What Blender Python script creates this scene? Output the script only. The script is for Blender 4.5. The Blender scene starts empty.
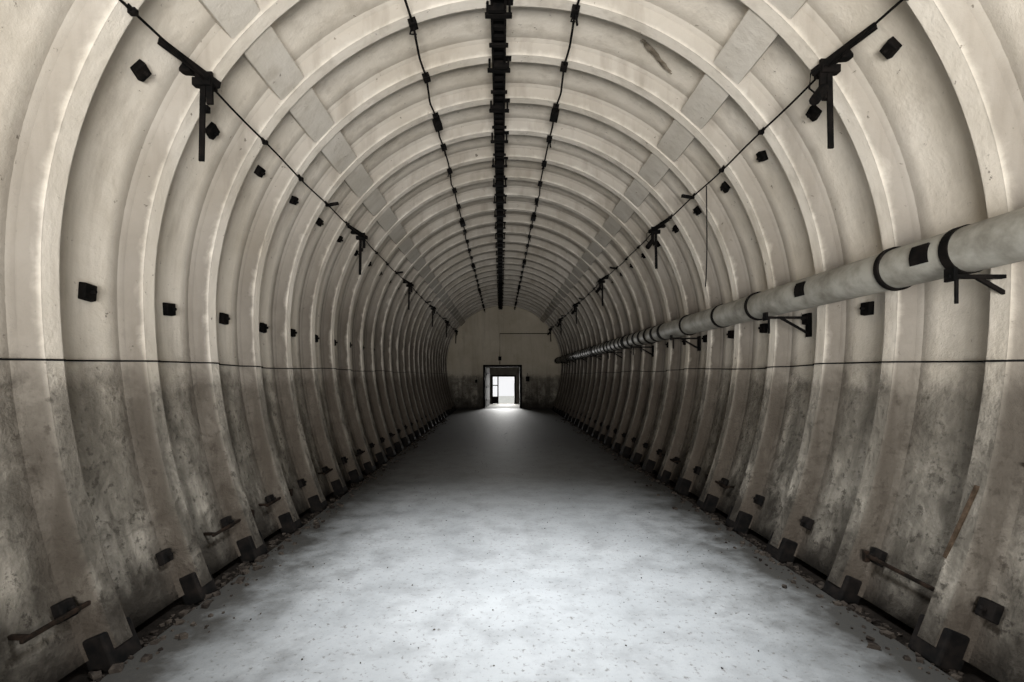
import bpy, math, random
from mathutils import Vector, Matrix
random.seed(7)
W=2.6; CZ=0.768*W; CAMX=-0.049*W; CAMZ=0.549*W
YE=21.35; Y0=-3.0; S=0.705; R0=3.22
RIBS=[R0+S*k for k in range(-8,26)]
sc=bpy.context.scene

def halfx(z,ins=0.0):
    if z>=CZ: return math.sqrt(max(0,(W-ins)**2-(z-CZ)**2))
    return W*(1-0.154*((CZ-z)/CZ)**2)-ins
def wall(side,z,ins=0.0):
    """point (x,z) on wall and inward normal"""
    x=halfx(z,0); e=.01
    dx=(halfx(z+e)-halfx(z-e))/(2*e)
    n=Vector((-1,0,dx)).normalized()
    p=Vector((x,0,z))+n*ins
    if side<0: p.x=-p.x; n.x=-n.x
    return p,n
def profile(t,ins=0.0):
    """t in [0,1] from left foot over the crown to right foot"""
    low=CZ; arc=math.pi*W; tot=2*low+arc; s=t*tot
    if s<low:
        z=s; p,n=wall(-1,z,ins); return p
    if s>low+arc:
        z=tot-s; p,n=wall(1,z,ins); return p
    a=math.pi-(s-low)/W
    return Vector(((W-ins)*math.cos(a),0,CZ+(W-ins)*math.sin(a)))

class MB:
    def __init__(s): s.v=[]; s.f=[]; s.m=[]
    def add(s,vs,fs,mi=0):
        o=len(s.v); s.v+= [tuple(v) for v in vs]
        for f in fs: s.f.append(tuple(i+o for i in f)); s.m.append(mi)
    def box(s,c,size,ax=None,mi=0,taper=1.0):
        c=Vector(c); ax=ax or (Vector((1,0,0)),Vector((0,1,0)),Vector((0,0,1)))
        vs=[]
        for k in (-1,1):
            for i,j in ((-1,-1),(1,-1),(1,1),(-1,1)):
                t=taper if k>0 else 1
                vs.append(c+ax[0]*i*size[0]/2*t+ax[1]*j*size[1]/2*t+ax[2]*k*size[2]/2)
        s.add(vs,[(3,2,1,0),(4,5,6,7),(0,1,5,4),(1,2,6,5),(2,3,7,6),(3,0,4,7)],mi)
    def beam(s,a,b,w,h,up=(0,0,1),mi=0):
        a=Vector(a);b=Vector(b);d=(b-a);L=d.length;d.normalize()
        u=Vector(up); sd=d.cross(u)
        if sd.length<1e-3: sd=d.cross(Vector((1,0,0)))
        sd.normalize(); u=sd.cross(d)
        s.box((a+b)/2,(w,h,L),(sd,u,d),mi)
    def tube(s,pts,r,n=8,mi=0,cap=True):
        pts=[Vector(p) for p in pts]; rings=[]
        for i,p in enumerate(pts):
            d=(pts[min(i+1,len(pts)-1)]-pts[max(i-1,0)]).normalized()
            u=Vector((0,0,1)) if abs(d.z)<.9 else Vector((1,0,0))
            a=d.cross(u).normalized(); b=a.cross(d)
            rr=r[i] if isinstance(r,(list,tuple)) else r
            rings.append([p+a*math.cos(2*math.pi*k/n)*rr+b*math.sin(2*math.pi*k/n)*rr for k in range(n)])
        vs=[v for q in rings for v in q]; fs=[]
        for i in range(len(pts)-1):
            for k in range(n):
                fs.append((i*n+k,i*n+(k+1)%n,(i+1)*n+(k+1)%n,(i+1)*n+k))
        if cap:
            fs.append(tuple(range(n-1,-1,-1))); fs.append(tuple((len(pts)-1)*n+k for k in range(n)))
        s.add(vs,fs,mi)
    def obj(s,name,mats,smooth=False,bevel=0,parent=None):
        me=bpy.data.meshes.new(name); me.from_pydata(s.v,[],s.f); 
        for m in (mats if isinstance(mats,list) else [mats]): me.materials.append(m)
        me.polygons.foreach_set('material_index',s.m)
        import bmesh
        bm=bmesh.new(); bm.from_mesh(me); bmesh.ops.recalc_face_normals(bm,faces=bm.faces); bm.to_mesh(me); bm.free()
        if smooth:
            for p in me.polygons: p.use_smooth=True
        me.update()
        o=bpy.data.objects.new(name,me); sc.collection.objects.link(o)
        if bevel:
            b=o.modifiers.new('bevel','BEVEL'); b.width=bevel; b.segments=2; b.limit_method='ANGLE'
        if parent: o.parent=parent
        return o

# ---------------------------------------------------------------- materials
def newmat(name):
    m=bpy.data.materials.new(name); m.use_nodes=True
    nt=m.node_tree; b=nt.nodes['Principled BSDF']; return m,nt,b
def N(nt,t,**k):
    n=nt.nodes.new(t)
    for a,v in k.items():
        if a in n.inputs.keys(): n.inputs[a].default_value=v
        else: setattr(n,a,v)
    return n
def ramp(nt,src,stops):
    r=nt.nodes.new('ShaderNodeValToRGB'); e=r.color_ramp.elements
    while len(e)<len(stops): e.new(.5)
    for el,(p,c) in zip(e,stops):
        el.position=p; el.color=(c,c,c,1) if isinstance(c,(int,float)) else (*c,1)
    nt.links.new(src,r.inputs[0]); return r.outputs[0]
def mixc(nt,f,a,b,mode='MIX'):
    m=nt.nodes.new('ShaderNodeMix'); m.data_type='RGBA'; m.blend_type=mode
    for s,v in ((m.inputs[0],f),(m.inputs[6],a),(m.inputs[7],b)):
        if isinstance(v,(int,float)): s.default_value=v
        elif isinstance(v,tuple): s.default_value=(*v,1)
        else: nt.links.new(v,s)
    return m.outputs[2]
def math_(nt,op,a,b=0.0,c=0.0):
    m=nt.nodes.new('ShaderNodeMath'); m.operation=op
    for i,v in enumerate((a,b,c)):
        if isinstance(v,(int,float)): m.inputs[i].default_value=v
        else: nt.links.new(v,m.inputs[i])
    return m.outputs[0]
def maprange(nt,v,a,b,c,d):
    m=nt.nodes.new('ShaderNodeMapRange'); nt.links.new(v,m.inputs[0])
    for i,x in enumerate((a,b,c,d)): m.inputs[i+1].default_value=x
    return m.outputs[0]
def noise(nt,vec,scale,detail=6,rough=.6,dist=0):
    n=N(nt,'ShaderNodeTexNoise'); n.inputs['Scale'].default_value=scale
    n.inputs['Detail'].default_value=detail; n.inputs['Roughness'].default_value=rough; n.inputs['Distortion'].default_value=dist
    nt.links.new(vec,n.inputs['Vector']); return n.outputs['Fac']
def posn(nt,scale=(1,1,1)):
    g=N(nt,'ShaderNodeNewGeometry'); mp=N(nt,'ShaderNodeMapping'); mp.inputs['Scale'].default_value=scale
    nt.links.new(g.outputs['Position'],mp.inputs['Vector']); return mp.outputs[0],g.outputs['Position']
def bump(nt,b,h,st,dist=.02):
    bn=N(nt,'ShaderNodeBump'); bn.inputs['Strength'].default_value=st; bn.inputs['Distance'].default_value=dist
    nt.links.new(h,bn.inputs['Height']); nt.links.new(bn.outputs[0],b.inputs['Normal'])

def concrete(name,cream=(.71,.66,.585),rib=False,rib_shade=True):
    m,nt,b=newmat(name)
    v,p=posn(nt); vs,_=posn(nt,(3.5,3.5,.35))
    sep=N(nt,'ShaderNodeSeparateXYZ'); nt.links.new(p,sep.inputs[0])
    big=noise(nt,v,.9,5,.6,.3); fine=noise(nt,v,16,8,.7); mid=noise(nt,v,4,8,.65,.4); st=noise(nt,vs,1.6,6,.6)
    up=mixc(nt,ramp(nt,big,[(.35,0),(.7,1)]),cream,tuple(c*f for c,f in zip(cream,(.76,.74,.70))))
    up=mixc(nt,ramp(nt,st,[(.50,0),(.75,.5)]),up,(.29,.25,.20))
    up=mixc(nt,ramp(nt,fine,[(.645,0),(.685,.8)]),up,(.12,.10,.08))
    # lower, bare and stained zone
    lo=mixc(nt,ramp(nt,mid,[(.36,0),(.60,1)]),(.078,.070,.058),(.30,.275,.235))
    lo=mixc(nt,ramp(nt,big,[(.45,0),(.62,.45)]),lo,(.13,.118,.098))
    lo=mixc(nt,ramp(nt,st,[(.40,0),(.60,.8)]),lo,(.055,.049,.04))
    lo=mixc(nt,ramp(nt,fine,[(.54,0),(.62,.85)]),lo,(.035,.031,.025))
    zz=math_(nt,'ADD',sep.outputs['Z'],math_(nt,'MULTIPLY',math_(nt,'SUBTRACT',mid,.5),.5))
    f=ramp(nt,math_(nt,'DIVIDE',zz,2.0),[(.12,1),(.45,.92),(.66,.8),(.77,.18),(1,0)])
    col=mixc(nt,f,up,lo)
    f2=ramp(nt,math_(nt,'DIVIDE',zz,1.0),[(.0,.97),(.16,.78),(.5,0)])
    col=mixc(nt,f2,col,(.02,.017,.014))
    if rib_shade:  # shade on the rib flanks painted into the colour, stronger low and deep
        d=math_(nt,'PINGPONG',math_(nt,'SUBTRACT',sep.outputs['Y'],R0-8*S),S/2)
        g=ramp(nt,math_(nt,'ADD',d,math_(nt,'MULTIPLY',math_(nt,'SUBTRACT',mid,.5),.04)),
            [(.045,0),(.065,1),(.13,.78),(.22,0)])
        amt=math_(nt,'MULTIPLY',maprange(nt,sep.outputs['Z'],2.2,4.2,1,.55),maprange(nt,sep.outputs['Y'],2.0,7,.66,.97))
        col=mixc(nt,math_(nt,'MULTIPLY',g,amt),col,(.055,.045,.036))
    nt.links.new(col,b.inputs['Base Color']); b.inputs['Roughness'].default_value=1.0; b.inputs['Specular IOR Level'].default_value=.1
    h=math_(nt,'ADD',math_(nt,'MULTIPLY',fine,.7),math_(nt,'MULTIPLY',mid,1.2))
    bn=N(nt,'ShaderNodeBump'); bn.inputs['Distance'].default_value=.04
    nt.links.new(math_(nt,'ADD',math_(nt,'MULTIPLY',f,.7),.25),bn.inputs['Strength'])
    nt.links.new(h,bn.inputs['Height']); nt.links.new(bn.outputs[0],b.inputs['Normal'])
    return m
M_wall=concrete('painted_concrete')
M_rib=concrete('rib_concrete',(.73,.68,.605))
M_beam=concrete('beam_concrete',(.58,.545,.49),rib_shade=False)
M_end=concrete('end_wall_concrete',(.54,.485,.395),rib_shade=False)

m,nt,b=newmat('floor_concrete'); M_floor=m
v,p=posn(nt); big=noise(nt,v,.7,6,.6,.5); mid=noise(nt,v,3.5,8,.65); fine=noise(nt,v,30,6,.7)
c=mixc(nt,ramp(nt,big,[(.3,0),(.7,1)]),(.142,.150,.156),(.225,.234,.240))
c=mixc(nt,ramp(nt,mid,[(.46,0),(.70,.65)]),c,(.095,.098,.101))
c=mixc(nt,ramp(nt,fine,[(.57,0),(.65,.8)]),c,(.055,.05,.046))
sep=N(nt,'ShaderNodeSeparateXYZ'); nt.links.new(p,sep.inputs[0])
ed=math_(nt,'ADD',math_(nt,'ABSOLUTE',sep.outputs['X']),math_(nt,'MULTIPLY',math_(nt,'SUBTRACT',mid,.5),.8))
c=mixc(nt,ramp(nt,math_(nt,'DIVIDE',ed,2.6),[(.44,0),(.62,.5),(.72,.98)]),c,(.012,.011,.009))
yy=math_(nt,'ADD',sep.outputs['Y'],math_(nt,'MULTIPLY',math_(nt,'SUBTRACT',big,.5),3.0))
c=mixc(nt,maprange(nt,yy,4.8,10.5,0,.9),c,(.032,.030,.027))  # light falloff towards the far end painted into the floor colour
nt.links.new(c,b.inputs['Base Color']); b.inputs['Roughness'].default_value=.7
bump(nt,b,math_(nt,'ADD',mid,fine),.35,.012)

m,nt,b=newmat('gutter_dirt'); M_dirt=m
v,p=posn(nt); a=noise(nt,v,12,8,.7)
nt.links.new(ramp(nt,a,[(.3,(.003,.0025,.002)),(.7,(.015,.012,.010))]),b.inputs['Base Color']); b.inputs['Roughness'].default_value=.95; b.inputs['Specular IOR Level'].default_value=.05
bump(nt,b,a,.8,.05)
def metal(name,c1,c2,scale=12,rough=.6,spec=.06):
    m,nt,b=newmat(name); v,p=posn(nt); a=noise(nt,v,scale,8,.65)
    nt.links.new(ramp(nt,a,[(.4,c1),(.7,c2)]),b.inputs['Base Color'])
    b.inputs['Roughness'].default_value=rough; b.inputs['Specular IOR Level'].default_value=spec
    bump(nt,b,a,.2,.005); return m
M_black=metal('blackened_steel',(.0025,.0025,.0025),(.010,.008,.007),12,.8)
M_rust=metal('rusty_steel',(.005,.004,.003),(.022,.014,.010),20,.9)
M_orange=metal('rust_stain_steel',(.03,.021,.014),(.085,.06,.042),20,.9)
M_cable=metal('black_cable',(.005,.005,.005),(.012,.012,.012),12,.7)
M_pipe=metal('weathered_pipe_paint',(.31,.30,.265),(.13,.12,.098),5,.55,.4)
M_rubble=metal('rubble_stone',(.010,.008,.007),(.055,.046,.038),9,.95)
M_vest=metal('vestibule_plaster',(.09,.085,.075),(.045,.04,.036),4,.9)
M_grass=metal('outside_ground',(.6,.61,.56),(.8,.79,.75),3,.9)
M_peel=metal('bare_plaster',(.12,.10,.075),(.30,.26,.21),14,.95)

# ---------------------------------------------------------------- shell
def shell(name,t0,t1,n,mat):
    mb=MB(); ys=[Y0+(YE+0.02-Y0)*i/40 for i in range(41)]
    vs=[];fs=[]
    for y in ys:
        for j in range(n+1):
            q=profile(t0+(t1-t0)*j/n); vs.append((q.x,y,q.z))
    for i in range(len(ys)-1):
        for j in range(n):
            a=i*(n+1)+j; fs.append((a,a+1,a+n+2,a+n+1))
    mb.add(vs,fs); o=mb.obj(name,mat,smooth=True)
    sol=o.modifiers.new('thick','SOLIDIFY'); sol.thickness=.25
    pc=o.data.polygons[len(o.data.polygons)//2]; cen=Vector((0,pc.center.y,CZ))
    sol.offset = -1 if pc.normal.dot(cen-pc.center)>0 else 1
    return o
tot=2*CZ+math.pi*W
def t_ang(deg): return (CZ+(math.pi-math.radians(deg))*W)/tot
tl,tr=t_ang(136),t_ang(48)
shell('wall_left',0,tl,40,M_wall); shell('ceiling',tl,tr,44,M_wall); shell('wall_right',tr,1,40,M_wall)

# ribs
mb=MB(); n=110
prof=[(-.120,-.01),(-.105,.004),(-.078,.020),(-.064,.105),(-.052,.125),(.052,.125),(.064,.105),(.078,.020),(.105,.004),(.120,-.01)]
for y in RIBS:
    vs=[];fs=[];k=len(prof)
    for j in range(n+1):
        for dy,ins in prof:
            q=profile(j/n,ins); vs.append((q.x,y+dy,q.z))
    for j in range(n):
        for i in range(k-1):
            a=j*k+i; fs.append((a,a+1,a+k+1,a+k))
    mb.add(vs,fs)
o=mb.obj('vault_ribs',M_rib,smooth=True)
o.data.set_sharp_from_angle(angle=math.radians(40))

# longitudinal beams (slightly lower than the ribs)
mb=MB()
for ang in (136,48):
    a=math.radians(ang); r=W-.04
    c=Vector((r*math.cos(a),(Y0+YE)/2,CZ+r*math.sin(a)))
    nrm=Vector((-math.cos(a),0,-math.sin(a))); tan=Vector((0,1,0)).cross(nrm)
    mb.box(c,(.27,YE-Y0,.148),(tan,Vector((0,1,0)),nrm),taper=1)
mb.obj('longitudinal_beams',M_beam,bevel=.012)

# floor
FE=.775*W
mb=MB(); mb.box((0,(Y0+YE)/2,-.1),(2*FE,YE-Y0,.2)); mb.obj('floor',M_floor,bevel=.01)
mb=MB()
for s in (-1,1):
    mb.box((s*(FE+.22),(Y0+YE)/2,-.13),(.44,YE-Y0,.14))
mb.obj('drain_gutters',M_dirt)
# rib foot pads
mb=MB()
for y in RIBS:
    for s in (-1,1):
        p,nn=wall(s,.05,.07)
        tan=Vector((0,1,0)).cross(nn)
        if tan.z<0: tan=-tan
        mb.box((p.x,y,.03+random.uniform(-.02,.02)),(.13,.18+random.uniform(-.02,.04),.20),(nn,Vector((0,1,0)),tan))
mb.obj('rib_foot_plates',M_black,bevel=.012)

# back wall with doorway
DX0=CAMX-.305*W; DX1=CAMX+.356*W; DZ=CAMZ+.19*W; T=.35
def end_wall(name,y,x0,x1,ztop,mat,thick):
    mb=MB(); K=80
    outer=[]; 
    for j in range(K+1):
        q=profile(j/K,-.05); outer.append((q.x,q.z))
    inner=[]
    for (x,z) in outer:
        cx=(x0+x1)/2
        dx=x-cx; dz=z
        hw=(x1-x0)/2
        s=min(hw/abs(dx) if abs(dx)>1e-6 else 9e9, ztop/max(dz,1e-6) if dz>0 else 9e9)
        inner.append((cx+dx*s,dz*s))
    for cxn in ((x0,ztop),(x1,ztop)):
        k=min(range(len(inner)),key=lambda i:(inner[i][0]-cxn[0])**2+(inner[i][1]-cxn[1])**2); inner[k]=cxn
    inner[0]=(x0,0);inner[-1]=(x1,0); outer[0]=(outer[0][0],-.2);outer[-1]=(outer[-1][0],-.2)
    vs=[];fs=[]
    for (a,b_) in zip(outer,inner):
        vs+= [(a[0],y,a[1]),(b_[0],y,b_[1]),(b_[0],y+thick,b_[1]),(a[0],y+thick,a[1])]
    for j in range(K):
        a=4*j
        for i in range(4):
            i2=(i+1)%4; fs.append((a+i,a+i2,a+4+i2,a+4+i))
    mb.add(vs,fs); return mb.obj(name,mat)
end_wall('wall_back',YE,DX0,DX1,DZ,M_end,T)
mb=MB(); fw=.10
for x in (DX0+fw/2,DX1-fw/2): mb.box((x,YE+.04,DZ/2),(fw,.2,DZ))
mb.box(((DX0+DX1)/2,YE+.04,DZ-fw/2),(DX1-DX0,.2,fw))
mb.box(((DX0+DX1)/2,YE+.04,.0),(DX1-DX0,.2,.02))
mb.obj('door_frame',M_black,bevel=.008)
# vestibule behind (small room with outer doorway)
VL=3.0; y1=YE+T; y2=y1+VL
vx0,vx1,vz=DX0-.25,DX1+.25,2.25
mb=MB()
mb.box((vx0-.1,(y1+y2)/2,vz/2),(.2,VL,vz)); mb.box((vx1+.1,(y1+y2)/2,vz/2),(.2,VL,vz))
mb.box(((vx0+vx1)/2,(y1+y2)/2,vz+.1),(vx1-vx0+.4,VL,.2))
mb.box(((vx0+vx1)/2,(y1+y2)/2-.2,-.1),(vx1-vx0+.4,VL+.3,.2))
ox0,ox1,oz=CAMX-.19*W,CAMX+.29*W,1.47
mb.box(((vx0+ox0)/2,y2+.1,vz/2),(ox0-vx0,.2,vz)); mb.box(((vx1+ox1)/2,y2+.1,vz/2),(vx1-ox1,.2,vz))
mb.box(((ox0+ox1)/2,y2+.1,(vz+oz)/2),(ox1-ox0,.2,vz-oz))
mb.obj('vestibule',M_vest)
mb=MB()
for x in (ox0+.04,ox1-.04): mb.box((x,y2,oz/2),(.08,.12,oz))
mb.box(((ox0+ox1)/2,y2,oz-.04),(ox1-ox0,.12,.08))
xm=ox0+.34
mb.box((xm,y2,oz/2),(.06,.08,oz))
mb.box(((ox0+xm)/2,y2,.95),(xm-ox0,.08,.05)); mb.box(((ox0+xm)/2,y2,.2),(xm-ox0,.05,.35))
mb.obj('outer_door_frame',M_black,bevel=.005)
# door leaf ajar
mb=MB(); hx=DX0+.1
d=Vector((math.sin(math.radians(8)),math.cos(math.radians(8)),0)); sd=Vector((d.y,-d.x,0))
c=Vector((hx,YE+.42,0))+d*.5
mb.box(c+Vector((0,0,.92)),(.05,.95,1.75),(sd,d,Vector((0,0,1))))
for z in (.35,.92,1.5): mb.box(c+sd*.04+Vector((0,0,z)),(.03,.9,.06),(sd,d,Vector((0,0,1))))
mb.tube([c+sd*.09+d*.3+Vector((0,0,1.0)),c+sd*.09+d*.3+Vector((0,0,.85))],.012)
mb.obj('steel_door',M_rust,bevel=.004)
mb=MB(); mb.box((0,y2+6.2,-.15),(30,12,.1)); mb.obj('ground',M_grass)

# ---------------------------------------------------------------- anchor boxes
YA=Vector((0,1,0))
def wbox(mb,s,z,y,size,depth,ins=0,jit=6,mi=0):
    p,nn=wall(s,z,ins); p.y=y; tan=YA.cross(nn)
    a=math.radians(random.uniform(-jit,jit)); u=YA*math.cos(a)+tan*math.sin(a); v=nn.cross(u)
    mb.box(p+nn*depth/2,(size,size*random.uniform(.9,1.1),depth),(u,v,nn),mi,taper=.9)
    mb.tube([p+nn*depth,p+nn*(depth+.03)],.014,6,mi)
mb=MB()
for k in range(-8,25):
    y=R0+S*(k+.5)
    for s in (-1,1):
        if not(s>0 and k<0): wbox(mb,s,CAMZ+.192*W+random.uniform(-.01,.01),y,.095,.04)
        wbox(mb,s,CAMZ+(.70 if s<0 else .752)*W,y,.09,.04,jit=20)
for k in range(-8,26):
    y=R0+S*k
    for s in (-1,1):
        wbox(mb,s,CAMZ-.447*W,y-.14,.095,.04,ins=.01,jit=3)
mb.obj('anchor_plates',M_black,bevel=.006)

# low cable-support bars
mb=MB()
def lowbar(s,ya,yb,z=.27):
    p,nn=wall(s,z,.09); a=Vector((p.x,ya,z)); b_=Vector((p.x,yb,z+.01))
    mb.beam(a,b_,.018,.022)
    for yy in (ya+.04,yb-.04):
        q,_=wall(s,z,-.01); mb.beam((q.x,yy,z),(p.x,yy,z),.025,.02)
    mb.box((p.x,yb,z),(.03,.03,.07))
for ya,yb in ((2.1,2.5),(3.5,4.05),(4.3,4.8),(5.7,6.2),(7.0,7.6),(9,9.6)): lowbar(-1,ya,yb)
for ya,yb in ((2.55,3.1),(5.0,5.5),(6.5,7.1)): lowbar(1,ya,yb)
mb.obj('cable_support_bars',M_rust,bevel=.004)

# thin wall wire following ribs
for s in (-1,1):
    mb=MB(); pts=[]; y=Y0+.1
    def ins_at(y):
        d=min(abs(y-r) for r in RIBS)
        if d<.065: return .134
        if d<.12: return .016+.118*(.12-d)/.055
        return .012
    while y<YE-.05:
        z=CAMZ+(.036 if s<0 else .034)*W+.012*math.sin(y*2.1)
        p,nn=wall(s,z,ins_at(y)); pts.append((p.x,y,z)); y+=.03
    mb.tube(pts,.006,6); mb.obj('wall_wire',M_cable,smooth=True)

# rusty strips bolted to the right wall
mb=MB()
def onw(y,z): 
    p,_=wall(1,z,.135 if abs(y-2.515)<.07 else .02); return (p.x,y,z)
mb.beam(onw(2.50,.86),onw(2.57,.46),.022,.012,up=(1,0,0))
mb.beam(onw(2.20,.99),onw(2.40,.985),.02,.02)
mb.obj('rusty_strip',M_orange,bevel=.003)

# ---------------------------------------------------------------- ceiling rail
mb=MB(); rx=CAMX-.02; zt=CZ+W-.12; zr=zt-.09
for dx in (-.055,.055): mb.box((rx+dx,(Y0+YE)/2,zr),(.02,YE-Y0-.1,.05))
y=Y0+.2
while y<YE-.1:
    mb.box((rx,y,zr),(.12,.05,.025)); y+=.117
mb.box((rx,(Y0+YE)/2,zr+.03),(.10,YE-Y0-.1,.012))
for y in RIBS:
    mb.box((rx,y,zr-.03),(.22,.05,.02))
    mb.box((rx+random.uniform(-.02,.02),y-.07,zr-.03),(.13,.04,.04))
    for dx in (-.09,.09): mb.box((rx+dx,y,(zr+zt)/2),(.02,.04,zt-zr+.04))
    mb.box((rx,y,zt),(.24,.08,.02))
    mb.box((rx,y+S/2,zr-.03),(.17,.04,.02))
mb.obj('ceiling_cable_tray',M_black,bevel=.003)

# crown cables with clamps
for xr in (-.275,.232):
    mb=MB(); X=CAMX+xr*W; dz=math.sqrt((W-.16)**2-X**2); Z=CZ+dz
    pts=[]; y=Y0+.1; off=[random.uniform(-.02,.02) for _ in range(60)]
    while y<YE:
        d=min(abs(y-r) for r in RIBS); u=(y-R0)/S+10; i0=int(u); 
        sag=-.045*min(1,d/.35)**1.0
        pts.append((X+(off[i0]*(1-abs(2*(u-i0)-1))),y,Z+sag)); y+=.06
    mb.tube(pts,.010,6)
    a=math.atan2(Z-CZ,X); nn=Vector((-math.cos(a),0,-math.sin(a))); tan=YA.cross(nn)
    for i,y in enumerate(RIBS):
        mb.box(Vector((X,y,Z)),(.065,.08,.05),(tan,YA,nn)); mb.beam((X,y,Z),Vector((X,y,Z))-nn*.09,.03,.03)
        if i%5==1: mb.box(Vector((X,y+.12,Z-.02)),(.09,.14,.08),(tan,YA,nn))
        if i%3==0: mb.tube([(X,y,Z),(X+.02,y+.02,Z-.10)],.010,6)
        if i%2: mb.tube([(X,y-.02,Z),(X-.03,y+.03,Z-.06),(X+.01,y+.09,Z-.02)],.007,6)
    mb.obj('ceiling_cable',M_black)

# side suspension cables + hangers
def side(s,xr,zr):
    mb=MB(); X=CAMX+s*xr*W; Z=CAMZ+zr*W
    pts=[];y=Y0+.1
    while y<YE-.02:
        ph=((y-R0)/(5*S))%1; pts.append((X,y,Z-.03*4*ph*(1-ph)+.006*math.sin(y*5))); y+=.1
    mb.tube(pts,.008,6)
    for i in range(-1,6):
        y=R0-.08+5*S*i
        if y<-2.8 or y>YE: continue
        a=math.atan2(Z-CZ,X); q=Vector(((W-.02)*math.cos(a),y-.28,CZ+(W-.02)*math.sin(a)))
        c=Vector((X,y,Z))
        mb.beam(q,c+Vector((-s*.06,.05,0)),.02,.045)
        mb.beam(q+Vector((0,.3,0)),c+Vector((0,0,.02)),.03,.04)
        mb.box(q+Vector((0,.28,0)),(.07,.10,.07))
        b=Vector((X+s*.02,y,Z+.03))
        mb.beam(b,b+Vector((s*.01,.0,-.55)),.035,.015,up=(0,1,0))
        mb.beam(b+Vector((-s*.04,0,.03)),b+Vector((-s*.045,0,-.18)),.04,.02,up=(0,1,0))
        mb.box(b+Vector((0,0,-.04)),(.12,.05,.05))
        mb.box(b+Vector((0,.02,-.2)),(.05,.04,.04))
        if s>0:
            mb.tube([b+Vector((-.06,0,-.02)),b+Vector((-.12,0,-.06)),b+Vector((-.13,0,-.16)),b+Vector((-.08,0,-.2))],.006,6)
            mb.tube([b+Vector((-.05,-.02,-.17)),b+Vector((-.13,-.05,-.27))],.033,10)
    for i,y in enumerate(RIBS):
        c=Vector((X,y,Z)); a=math.atan2(Z-CZ,X); ph=((y-R0)/(5*S))%1; c.z-=.03*4*ph*(1-ph)
        q=Vector(((W-.11)*math.cos(a),y,CZ+(W-.11)*math.sin(a)))
        mb.beam(q,c,.015,.025); mb.box(c,(.04,.03,.03))
        if i%5 in (1,): mb.beam(c,c+Vector((-s*.12,0,.02)),.03,.03)
    mb.obj('suspension_cable',M_black,bevel=.002)
side(-1,.737,.737); side(1,.813,.769)
mb=MB(); yb=R0+2.6*S; X0=CAMX+.815*W
pts=[]
for i in range(20):
    t=i/19; pts.append((X0+.03+.07*math.sin(t*2.6)-.04*t,yb+.1*math.sin(t*3),CAMZ+.765*W-1.05*t))
mb.tube(pts,.006,6); mb.obj('loose_cable',M_cable,smooth=True)

# flaked plaster patch on the vault
mb=MB(); rr=random.Random(3)
a0=math.acos(.478); y0=4.27
ring=[]
for i in range(22):
    t=2*math.pi*i/22; k=rr.uniform(.65,1.15)
    da=math.cos(t)*.075*k; dy=math.sin(t)*.035*k - math.cos(t)*.09
    aa=a0+da; r=W-.010
    ring.append((r*math.cos(aa),y0+dy,CZ+r*math.sin(aa)))
low=[(x*.9965,y,CZ+(z-CZ)*.9965) for x,y,z in ring]
mb.add(low+ring,[tuple(range(22))]+[(i,(i+1)%22,22+(i+1)%22,22+i) for i in range(22)])
mb.obj('flaked_plaster_patch',M_peel)

# ---------------------------------------------------------------- pipe
PX=CAMX+.945*W; PZ=CAMZ+.256*W; PR=.122
pipe=bpy.data.objects.new('wall_pipe',None); sc.collection.objects.link(pipe)
mb=MB(); mb.tube([(PX,Y0+.05,PZ),(PX,YE-.02,PZ)],PR,40); o=mb.obj('pipe_body',M_pipe,smooth=True,parent=pipe); o.data.set_sharp_from_angle(angle=.8)
mb=MB()
for y in [0.2,1.4,3.0,4.6,6.3,7.9,9.4,11,12.6,14.2,15.8,17.4,19,20.6]:
    mb.tube([(PX,y-.015,PZ),(PX,y+.015,PZ)],PR+.014,32)
for y in (2.55,5.35): mb.tube([(PX,y-.025,PZ),(PX,y+.025,PZ)],PR+.007,32)
for y in [7.2+.35*i for i in range(40)]: mb.tube([(PX,y-.05,PZ),(PX,y+.05,PZ)],PR+.006,20)
for y in (3.78,2.70):
    for a0 in range(0,5):
        a=math.pi+ (a0-2)*.16-.1; nn=Vector((math.cos(a),0,math.sin(a)))
        mb.box(Vector((PX,y,PZ))+nn*(PR+.004),(.028,.11,.012),(YA.cross(nn),YA,nn))
mb.obj('pipe_straps',M_black,parent=pipe)
mb=MB()
for y in [.7,2.5,4.25,6.6,8.6,10.6,12.6,14.6,16.6,18.6]:
    q,_=wall(1,PZ-PR-.03,0)
    zb=PZ-PR-.03
    mb.beam((q.x,y,zb),(PX-.15,y,zb),.03,.02)
    q2,_=wall(1,zb-.16,0); mb.beam((q2.x,y,zb-.15),(PX,y,zb),.02,.02)
    mb.box((q.x-.02,y,zb-.07),(.03,.05,.2))
    mb.box((PX-.13,y,zb+.01),(.02,.06,.07))
    mb.tube([(PX-.10,y,zb),(PX-.10,y,zb-.14)],.010,6)
mb.obj('pipe_brackets',M_black,bevel=.003,parent=pipe)

# conduit on end wall
mb=MB(); mb.tube([(CAMX-.05,YE-.03,DZ+.02),(CAMX-.05,YE-.03,CAMZ+.72*W),(CAMX+.85*W,YE-.03,CAMZ+.72*W)],.018,8)
mb.obj('end_wall_conduit',M_black)
mb=MB()
for x0,z0,sx,sz in ((CAMX-.05,2.2,.14,.18),(DX1+.25,1.3,.16,.22),(DX0-.3,1.2,.1,.14)):
    mb.box((x0,YE-.04,z0),(sx,.08,sz)); mb.box((x0,YE-.085,z0),(sx*.8,.015,sz*.8)); mb.tube([(x0,YE-.03,z0+sz/2),(x0,YE-.03,z0+sz/2+.15)],.01,6)
mb.obj('junction_boxes',M_black,bevel=.004)

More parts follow.
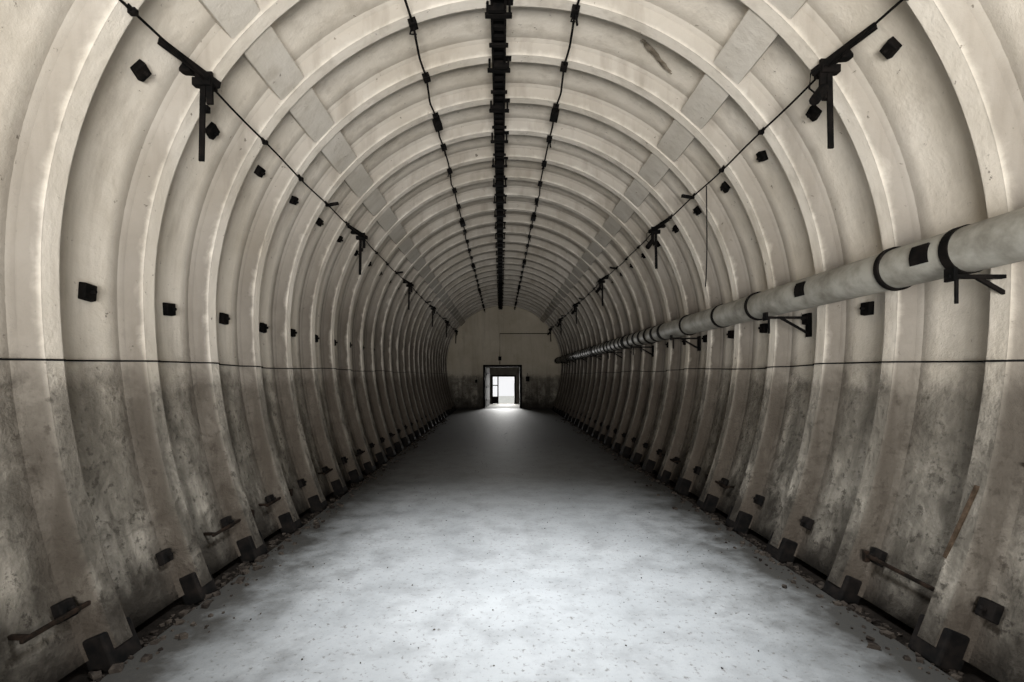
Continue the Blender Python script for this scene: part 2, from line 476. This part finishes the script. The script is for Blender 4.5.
# ---------------------------------------------------------------- debris
mb=MB()
def rock(c,r,mi=0):
    vs=[];
    ico=[(-1,-1,-1),(1,-1,-1),(1,1,-1),(-1,1,-1),(-1,-1,1),(1,-1,1),(1,1,1),(-1,1,1)]
    a=random.uniform(0,6.28)
    for x,y,z in ico:
        q=Vector((x*random.uniform(.5,1.2),y*random.uniform(.4,1.0),z*random.uniform(.3,.7)))*r
        vs.append(Matrix.Rotation(a,3,'Z')@q+Vector(c)+Vector((0,0,r*.35)))
    mb.add(vs,[(3,2,1,0),(4,5,6,7),(0,1,5,4),(1,2,6,5),(2,3,7,6),(3,0,4,7)],mi)
for i in range(4500):
    s=random.choice((-1,1)); y=random.uniform(.8,16)
    off=abs(random.gauss(0,.14)); x=s*(FE+.15-off)
    rock((x,y,0 if abs(x)<FE else -.06),random.choice((.004,.006,.008,.011,.016,.024))*random.uniform(.7,1.2))
for i in range(500):
    rock((random.uniform(-FE+.1,FE-.1),random.uniform(1,14),0),random.uniform(.0015,.006))
mb.obj('rubble_debris',M_rubble)

# ---------------------------------------------------------------- light
def area(name,loc,rot,sx,sy,e,col=(1,1,1),spread=180):
    l=bpy.data.lights.new(name,'AREA'); l.shape='RECTANGLE'; l.size=sx; l.size_y=sy; l.energy=e; l.color=col; l.spread=math.radians(spread)
    o=bpy.data.objects.new(name,l); o.location=loc; o.rotation_euler=rot; sc.collection.objects.link(o); return o
area('mouth_fill',(0,-2.4,1.2),(math.radians(108),0,0),2.4,1.4,285,(1,.98,.945),115)  # added unseen fill behind the camera, tilted up to brighten walls and vault
area('overhead_floor_fill',(0.1,2.9,4.25),(math.radians(3),0,0),.8,.8,132,(.95,.98,1),80)  # unseen light added above the frame for the bright pool on the floor
area('daylight_far_door',((ox0+ox1)/2,y2+.6,oz/2+.1),(math.radians(-90),0,0),1.4,1.45,480,(1,.99,.96))
w=bpy.data.worlds.new('World'); sc.world=w; w.use_nodes=True
bg=w.node_tree.nodes['Background']; bg.inputs[0].default_value=(.98,.985,1,1); bg.inputs[1].default_value=.95

cam=bpy.data.cameras.new('camera'); co=bpy.data.objects.new('camera',cam); sc.collection.objects.link(co)
co.location=(CAMX,0,CAMZ); co.rotation_euler=(math.radians(90),0,0)
cam.sensor_width=36; cam.lens=483*36/1024; cam.shift_x=11/1024; cam.shift_y=35/1024; cam.clip_start=.02
sc.camera=co
sc.view_settings.view_transform='Standard'
